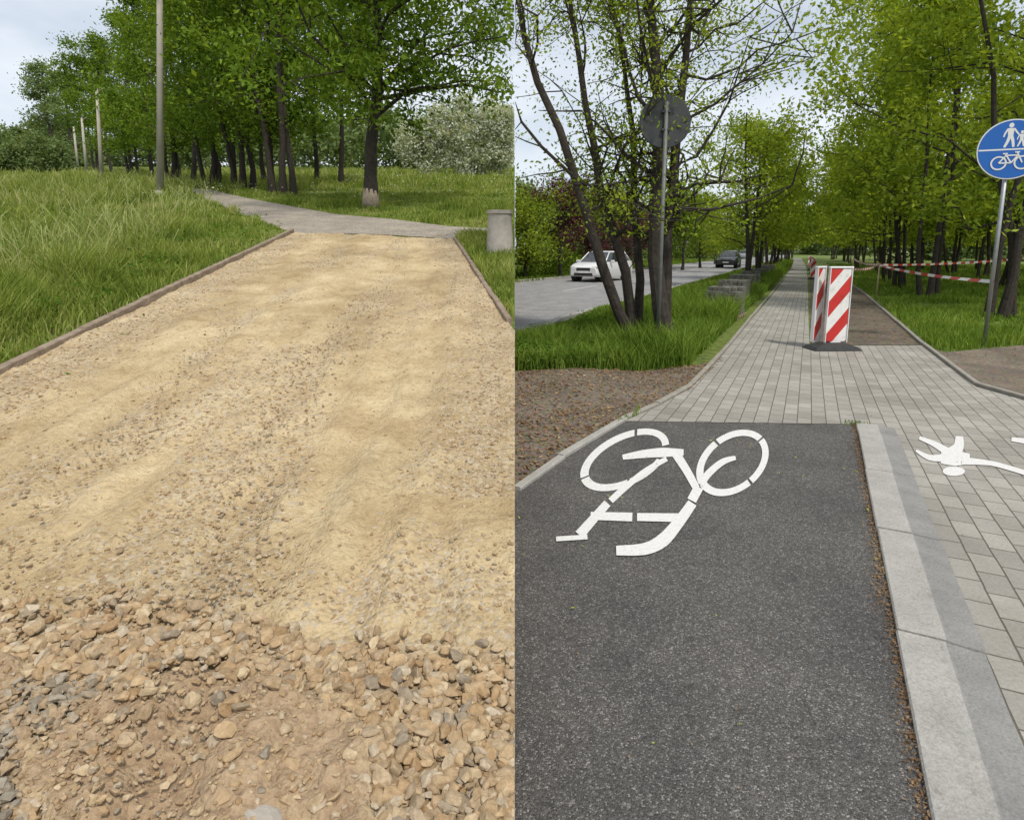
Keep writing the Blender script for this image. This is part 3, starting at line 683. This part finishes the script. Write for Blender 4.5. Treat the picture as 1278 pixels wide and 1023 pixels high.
# ------------------------------------------------------------ objects
M_polec=simple('pole_concrete',(.46,.42,.36),(.36,.33,.29),3,.9,.004)
M_steel=simple('galvanised',(.34,.35,.36),(.42,.43,.44),20,.45,0,.7,.5)
M_steelD=simple('weathered_steel',(.12,.125,.12),(.17,.175,.165),12,.6,0,.2,.4)
M_signback=simple('sign_back',(.045,.05,.052),(.07,.075,.075),8,.6,0,.3)
M_blue=simple('sign_blue',(.008,.11,.44),(.009,.12,.47),4,.35,0,0,.5)
M_wh=simple('sign_white',(.74,.74,.74),(.70,.70,.70),6,.4,0,0,.5)
M_blk=simple('rubber',(.03,.03,.032),(.05,.05,.05),20,.8,.003)
def stripes(name,kx,kz,ph=0,duty=.5):
    m,nt,o=newmat(name); co=N(nt,'ShaderNodeTexCoord').outputs['Object']; sp=N(nt,'ShaderNodeSeparateXYZ'); nt.links.new(co,sp.inputs[0])
    a=math_(nt,'ADD',math_(nt,'MULTIPLY',sp.outputs[0],kx),math_(nt,'MULTIPLY',sp.outputs[2],kz)); a=math_(nt,'ADD',a,ph+50)
    f=math_(nt,'GREATER_THAN',math_(nt,'FRACT',a),duty)
    n=noise(nt,co,9,5,.7); c=mix(nt,f,(.74,.73,.71),(.52,.03,.026)); c=mix(nt,1.0,c,ramp(nt,n,[(.3,(.72,.70,.66)),(.5,(1,1,1))]),'MULTIPLY')
    finish(nt,o,c,.4,None,0,1,0,.5); return m
M_str=stripes('red_white_stripes',-2.5,2.0,.1)
def upole(px,Y,H,r0,lean):
    x=LX(px,Y); z=zl(Y); e=empty('utility_pole',(x,Y,z))
    cyl('shaft',(0,0,-.1),(lean,0,H),r0,r0*.62,M_polec,e,14)
    cyl('collar',(0,0,-.05),(0,0,.25),r0*1.25,r0*1.2,M_polec,e,14)
    cyl('cap',(lean,0,H),(lean,0,H+.06),r0*.7,r0*.5,M_polec,e,14)
    cyl('bracket',(lean,0,H-.15),(lean+.5,0,H+.1),.03,.025,M_polec,e,8)
upole(197,24,11.5,.14,1.05); upole(126,41,5.8,.14,.3); upole(108,58,5,.14,.1); upole(98,74,5,.15,0)
x,y=binx,biny; z=zl(y); e=empty('litter_bin',(x,y,z))
M_bin=simple('bin_concrete',(.40,.37,.33),(.29,.265,.23),9,.9,.008)
sc_=y/F/1.01
R0=17.5*sc_; R1=14.5*sc_; Hb=58*sc_
prof=[(R0,-.02),(R0,.06),(R0*.97,.08),(R1*1.0,Hb-.06),(R1*1.1,Hb-.055),(R1*1.1,Hb),(R1*.86,Hb),(R1*.82,Hb-.25)]
n=32;V=[];Fa=[]
for rr2,zz in prof:
    for i in range(n): V.append((rr2*math.cos(2*math.pi*i/n),rr2*math.sin(2*math.pi*i/n),zz))
for j in range(len(prof)-1):
    for i in range(n): Fa.append((j*n+i,j*n+(i+1)%n,(j+1)*n+(i+1)%n,(j+1)*n+i))
Fa.append(tuple(7*n+i for i in range(n)))
ob=mk('body',V,Fa,M_bin,e,True); ob.modifiers.new('e','EDGE_SPLIT').split_angle=r(35)
x,y=R_(1228,432); e=empty('traffic_sign',(x,y,0),math.radians(-20))
cyl('pole',(0,0,-.05),(0,0,3.50),.030,.030,M_steel,e,14); cyl('cap',(0,0,3.50),(0,0,3.52),.034,.03,M_blk,e,12)
def disc(name,r_,y_,zc,mat,th=.006):
    return cyl(name,(0.02,y_,zc),(0.02,y_-th,zc),r_,r_,mat,e,56)
zc=3.08; Rr=.45
disc('back_plate',Rr,-.036,zc,M_signback,.012); disc('white_rim',Rr*.995,-.0485,zc,M_wh,.003); disc('blue_face',Rr*.955,-.052,zc,M_blue,.003)
def glyph(name,quads,mat,ysurf):
    V=[];Fa=[]
    for gi,q in enumerate(quads):
        for f in q:
            o=len(V)
            for p in f: V.append((p[0]*Rr+.02,ysurf-.0004*gi,p[1]*Rr+zc))
            Fa.append((o,o+1,o+2,o+3))
    return mk(name,V,Fa,mat,e)
Gq=[stroke([(-.94,0),(.94,0)],.05)]
def ped(cx,cy,s):
    q=[ringp((cx,cy+.36*s),.075*s,.085*s,0,.001,.001,0,2*math.pi,14)]
    q.append(stroke([(cx,cy+.26*s),(cx,cy-.02*s)],[.2*s,.15*s]))
    q.append(stroke([(cx-.02*s,cy),(cx-.07*s,cy-.2*s),(cx-.15*s,cy-.4*s)],[.1*s,.09*s,.07*s]))
    q.append(stroke([(cx+.03*s,cy),(cx+.09*s,cy-.2*s),(cx+.12*s,cy-.4*s)],[.1*s,.09*s,.07*s]))
    q.append(stroke([(cx-.09*s,cy+.24*s),(cx-.17*s,cy+.08*s),(cx-.2*s,cy-.04*s)],[.06*s,.055*s,.04*s]))
    q.append(stroke([(cx+.09*s,cy+.24*s),(cx+.19*s,cy+.1*s),(cx+.27*s,cy+.0*s)],[.06*s,.055*s,.04*s])); return q
Gq+=ped(-.08,.45,.95)+ped(.24,.33,.62)
for cx in(-.33,.33): Gq.append(ringp((cx,-.45),.235,.235,0,.185,.185,0,2*math.pi,28))
for a_,b_ in(((-.33,-.45),(-.14,-.2)),((-.14,-.2),(.2,-.2)),((.2,-.2),(.02,-.45)),((.02,-.45),(-.33,-.45)),((-.17,-.14),(.02,-.45)),((.33,-.45),(.17,-.12)),((.1,-.1),(.24,-.1)),((-.24,-.14),(-.1,-.14))):
    Gq.append(stroke([a_,b_],.045))
glyph('symbols',Gq,M_wh,-.0556)
for zz in(zc-.2,zc+.2): box('clamp',(0,-.0,zz),(.1,.075,.035),M_steel,e,.004)
x,y=R_(820,446); e=empty('traffic_sign',(x,y,0),math.radians(0))
cyl('pole',(0,0,-.05),(0,0,3.55),.028,.028,M_steelD,e,12); cyl('plate',(0,.03,3.30),(0,.045,3.30),.35,.35,M_signback,e,40); cyl('plate_rim',(0,.045,3.30),(0,.05,3.30),.357,.357,M_signback,e,40)
for zz in(3.18,3.42): box('clamp',(0,0,zz),(.12,.05,.03),M_signback,e,.004)
def board(parent,loc,rz,w=.34,h=1.12,z0=.12):
    def P(c): 
        c.location=loc; c.rotation_euler=(0,0,rz); return c
    P(box('panel',(0,0,z0+h/2),(w,.03,h),M_str,parent,.012))
    for sx in(-1,1): P(box('frame_side',(sx*(w/2+.008),0,z0+h/2),(.014,.055,h+.03),M_wh,parent,.004))
    P(box('frame_top',(0,0,z0+h+.02),(w+.05,.056,.03),M_wh,parent,.01))
    P(box('tongue',(0,0,z0-.06),(w*.5,.04,.12),M_wh,parent,.004))
def foot(parent,loc,rz,w=.66,d=.36):
    V=[(-w/2,-d/2,0),(w/2,-d/2,0),(w/2,d/2,0),(-w/2,d/2,0),(-w/2+.05,-d/2+.03,.05),(w/2-.05,-d/2+.03,.05),(w/2-.05,d/2-.03,.05),(-w/2+.05,d/2-.03,.05),(-.16,-.08,.11),(.16,-.08,.11),(.16,.08,.11),(-.16,.08,.11)]
    Fa=[(3,2,1,0),(0,1,5,4),(1,2,6,5),(2,3,7,6),(3,0,4,7),(4,5,9,8),(5,6,10,9),(6,7,11,10),(7,4,8,11),(8,9,10,11)]
    o=mk('foot',V,Fa,M_blk,parent,bevel=.008); o.location=loc; o.rotation_euler=(0,0,rz)
x,y=R_(1038,437); e=empty('barrier_board',(x,y,.016))
board(e,(.04,0,0),.08,.335,1.13); foot(e,(0,0,0),.05,.76,.40)
board(e,(-.185,.16,0),.62,.22,1.13)
for px,py in((1014,349),(1014,342),(1012,337),(1010,333)):
    x,y=R_(px,py); e=empty('barrier_board',(x,y,.016)); board(e,(0,0,0),-.1,.26,.85,.1); foot(e,(0,0,0),-.3,.5,.3)
M_tape=stripes('barrier_tape',2.6,0)
def tape(name,a,b,sag,w=.07):
    n=40;V=[];Fa=[]
    for i in range(n+1):
        t=i/n; p=Vector(a).lerp(Vector(b),t); tw=.35*math.sin(t*9)+.3; p.z-=sag*4*t*(1-t)
        V.append((p.x+math.sin(tw)*w/2,p.y,p.z+w/2*math.cos(tw))); V.append((p.x-math.sin(tw)*w/2,p.y,p.z-w/2*math.cos(tw)))
    for i in range(n): Fa.append((2*i,2*i+1,2*i+3,2*i+2))
    return mk(name,V,Fa,M_tape)
sx_,sy_=R_(1228,432); bx_,by_=R_(1040,436)
p1=sl(1.9,21); p2=sl(1.9,33)
tape('barrier_tape',(bx_+.18,by_+.05,1.26),(p1[0],p1[1],1.12),.06,.05)
tape('barrier_tape',(sx_,sy_-.04,1.05),(p1[0],p1[1],1.1),.06,.06)
tape('barrier_tape',(p1[0],p1[1],1.12),(p2[0],p2[1],1.15),.1)
tape('barrier_tape',(p1[0],p1[1],1.10),(sl(7.5,27)[0],sl(7.5,27)[1],1.35),.08)
M_wood=simple('wood',(.25,.19,.12),(.34,.27,.18),12,.9,.004)
for p in(p1,p2):
    e=empty('stake',(p[0],p[1],0)); cyl('shaft',(0,0,-.05),(.02,0,1.15),.02,.018,M_wood,e,8); cyl('tip',(.02,0,1.15),(.02,0,1.18),.018,.006,M_wood,e,8)
M_blockst=simple('stack_blocks',(.085,.085,.07),(.19,.185,.155),7,.95,.006)
def stack(px,py,w=.72,d=.8,h=.6,rot=0):
    x,y=R_(px,py); e=empty('paver_stack',(x,y,0),-HD+rot)
    V=[];Fa=[]; nx,ny,nz=7,4,7
    for k in range(nz):
        for i in range(nx):
            for j in range(ny):
                if k==nz-1 and random.random()<.25: continue
                bx=w/nx; by=d/ny; bz=h/nz
                v,f=boxv((i+.5)*bx-w/2+random.uniform(-.005,.005),(j+.5)*by-d/2+random.uniform(-.008,.008),.12+(k+.5)*bz,bx*.9,by*.95,bz*.92); o=len(V); V+=v; Fa+=[tuple(q+o for q in ff) for ff in f]
    mk('blocks',V,Fa,M_blockst,e)
    for q in(-.3,0,.3): box('pallet_runner',(q,0,.045),(.09,d+.05,.08),M_wood,e)
    for q in(-.35,-.12,.12,.35): box('pallet_board',(0,q,.102),(w+.1,.1,.022),M_wood,e)
for px,py in((904,397),(915,381),(926,369),(936,361),(944,355),(951,350),(957,346)): stack(px,py,rot=random.uniform(-.1,.1))
M_glass=simple('car_glass',(.02,.025,.03),(.03,.035,.04),3,.08,0,0,.8)
M_tyre=simple('tyre',(.02,.02,.02),(.03,.03,.03),20,.9,0)
M_rim=simple('rim',(.45,.45,.46),(.4,.4,.41),8,.35,0,.8)
M_lamp=simple('headlamp',(.55,.57,.6),(.3,.32,.35),8,.15,0,0,.8)
M_tail=simple('tail_lamp',(.4,.01,.01),(.3,.01,.01),8,.2,0,0,.7)
def car(x,y,rz,colr):
    e=empty('car',(x,y,.012),rz)
    M=simple('car_paint',colr,tuple(c*.96 for c in colr),3,.22,0,0,.6)
    st=[(-2.12,.74,.42,.62,.86),(-2.05,.82,.28,.62,.98),(-1.6,.87,.24,.62,1.0),(-.8,.88,.22,.62,.97),(.2,.88,.22,.62,.96),(1.0,.88,.22,.62,.96),(1.55,.86,.24,.6,.90),(1.98,.80,.26,.56,.80),(2.12,.66,.34,.52,.70)]
    V=[];Fa=[]
    for X_,w,zb,zm,zt in st:
        V+= [(X_,-w*.92,zb),(X_,-w,zm-.18),(X_,-w,zm+.08),(X_,-w*.93,zt-.03),(X_,-w*.82,zt),(X_,w*.82,zt),(X_,w*.93,zt-.03),(X_,w,zm+.08),(X_,w,zm-.18),(X_,w*.92,zb)]
    for i in range(len(st)-1):
        for k in range(10): Fa.append((i*10+k,(i+1)*10+k,(i+1)*10+(k+1)%10,i*10+(k+1)%10))
    Fa.append(tuple(range(10))); Fa.append(tuple((len(st)-1)*10+k for k in range(9,-1,-1)))
    o=mk('body',V,Fa,M,e,True); o.modifiers.new('s','EDGE_SPLIT').split_angle=r(40)
    bt=[(-1.98,.73),(-1.5,.78),(-.3,.79),(.5,.78),(1.12,.70)]; tp=[(-1.5,.56),(-1.2,.60),(-.4,.62),(.1,.61),(.38,.56)]; V=[]
    for (xb,wb),(xt,wt_) in zip(bt,tp): V+=[(xb,-wb,.95),(xb,wb,.95),(xt,-wt_,1.42),(xt,wt_,1.42)]
    Fa=[]
    for i in range(4): a=4*i;b=a+4; Fa+=[(a,b,b+2,a+2),(a+1,a+3,b+3,b+1)]
    Fa+=[(0,2,3,1),(16,17,19,18)]
    mk('windows',V,Fa,M_glass,e)
    V=[];
    for (xt,wt_),zz in zip(tp,(1.425,1.475,1.49,1.475,1.43)): V+=[(xt,-wt_-.01,1.42),(xt,-wt_*.8,zz),(xt,wt_*.8,zz),(xt,wt_+.01,1.42)]
    Fa=[]
    for i in range(4):
        for k in range(3): a=4*i+k; Fa.append((a,a+4,a+5,a+1))
    mk('roof',V,Fa,M,e,True)
    for i in(0,2,4):
        for sg in(-1,1): 
            cyl('pillar',(bt[i][0],sg*bt[i][1],.95),(tp[i][0],sg*(tp[i][1]+.005),1.43),.035,.03,M,e,6)
    for X_ in(-1.3,1.32):
        for sg in(-1,1):
            cyl('arch',(X_,sg*.60,.33),(X_,sg*.885,.33),.37,.37,M_blk,e,24)
            cyl('tyre',(X_,sg*.66,.31),(X_,sg*.895,.31),.31,.31,M_tyre,e,24); cyl('rim',(X_,sg*.88,.31),(X_,sg*.90,.31),.2,.19,M_rim,e,10)
    for sg in(-1,1):
        box('headlamp',(1.99,sg*.58,.70),(.2,.30,.10),M_lamp,e,.03); box('tail_lamp',(-2.04,sg*.66,.8),(.16,.26,.2),M_tail,e,.03)
        box('mirror',(.82,sg*.95,.98),(.12,.18,.13),M,e,.03); box('fog_lamp',(2.06,sg*.6,.38),(.1,.16,.08),M_blk,e,.01)
    box('grille',(2.085,0,.62),(.1,.74,.15),M_blk,e,.02); box('lower_grille',(2.07,0,.38),(.12,1.0,.14),M_blk,e,.02); box('plate',(2.145,0,.49),(.02,.5,.1),M_wh,e); box('plate_rear',(-2.125,0,.72),(.02,.5,.1),M_wh,e)
    return e
ang=math.atan2(D[1],D[0])
x,y=R_(753,351); car(x,y+.6,ang+math.pi-.12,(.68,.69,.70))
x,y=R_(909,334); car(x,y,ang+math.pi,(.05,.055,.06))
x,y=R_(929,323.5); car(x,y,ang,(.30,.32,.35))
x,y=sl(24,36); car(x,y,ang+1.2,(.6,.2,.03))
for s,l in((-4.0,62),(-12.9,48),(-12.9,85)):
    x,y=sl(s,l); e=empty('street_lamp',(x,y,0),0); cyl('shaft',(0,0,0),(0,0,8),.09,.05,M_steel,e,12); cyl('arm',(0,0,7.95),(-1.3 if s>-8 else 1.3,0,8.3),.04,.035,M_steel,e,8); box('head',((-1.5 if s>-8 else 1.5),0,8.32),(.6,.22,.1),M_steel,e,.03)
# ------------------------------------------------------------ light
el,az=math.radians(56),math.radians(150)
w=bpy.data.worlds.new('World'); sc.world=w; w.use_nodes=True; nt=w.node_tree; nt.nodes.clear()
o=nt.nodes.new('ShaderNodeOutputWorld'); bg=nt.nodes.new('ShaderNodeBackground'); sky=nt.nodes.new('ShaderNodeTexSky'); sky.sky_type='NISHITA'; sky.sun_disc=False
sky.sun_elevation=el; sky.sun_rotation=az; sky.air_density=1; sky.dust_density=1.5
tc=nt.nodes.new('ShaderNodeTexCoord'); mp=nt.nodes.new('ShaderNodeMapping'); mp.inputs['Scale'].default_value=(1,1,2.6); nt.links.new(tc.outputs['Generated'],mp.inputs[0])
n=noise(nt,mp.outputs[0],2.0,5,.55)
f=ramp(nt,n,[(.36,(.38,.38,.38)),(.6,(.9,.9,.9))])
nt.links.new(mix(nt,f,sky.outputs[0],(7.9,8.35,8.9)),bg.inputs[0]); bg.inputs[1].default_value=.12
nt.links.new(bg.outputs[0],o.inputs[0])
ld=bpy.data.lights.new('sun','SUN'); ld.energy=3.1; ld.angle=math.radians(6); ld.color=(1,.94,.84)
lo=bpy.data.objects.new('sun',ld); sc.collection.objects.link(lo)
dv=Vector((math.sin(az)*math.cos(el),math.cos(az)*math.cos(el),math.sin(el))); lo.rotation_euler=dv.to_track_quat('Z','Y').to_euler()
cam=bpy.data.cameras.new('camera'); co=bpy.data.objects.new('camera',cam); sc.collection.objects.link(co)
co.location=(0,0,CH); co.rotation_euler=(math.pi/2-TH,0,0); cam.sensor_width=36; cam.lens=36*F/1278
cam.shift_x=-(CX-639)/1278; cam.shift_y=-(511.5-CY)/1278; cam.clip_start=.05; cam.clip_end=4000
sc.camera=co
sc.view_settings.view_transform='Standard'; sc.view_settings.look='None'; sc.view_settings.exposure=0
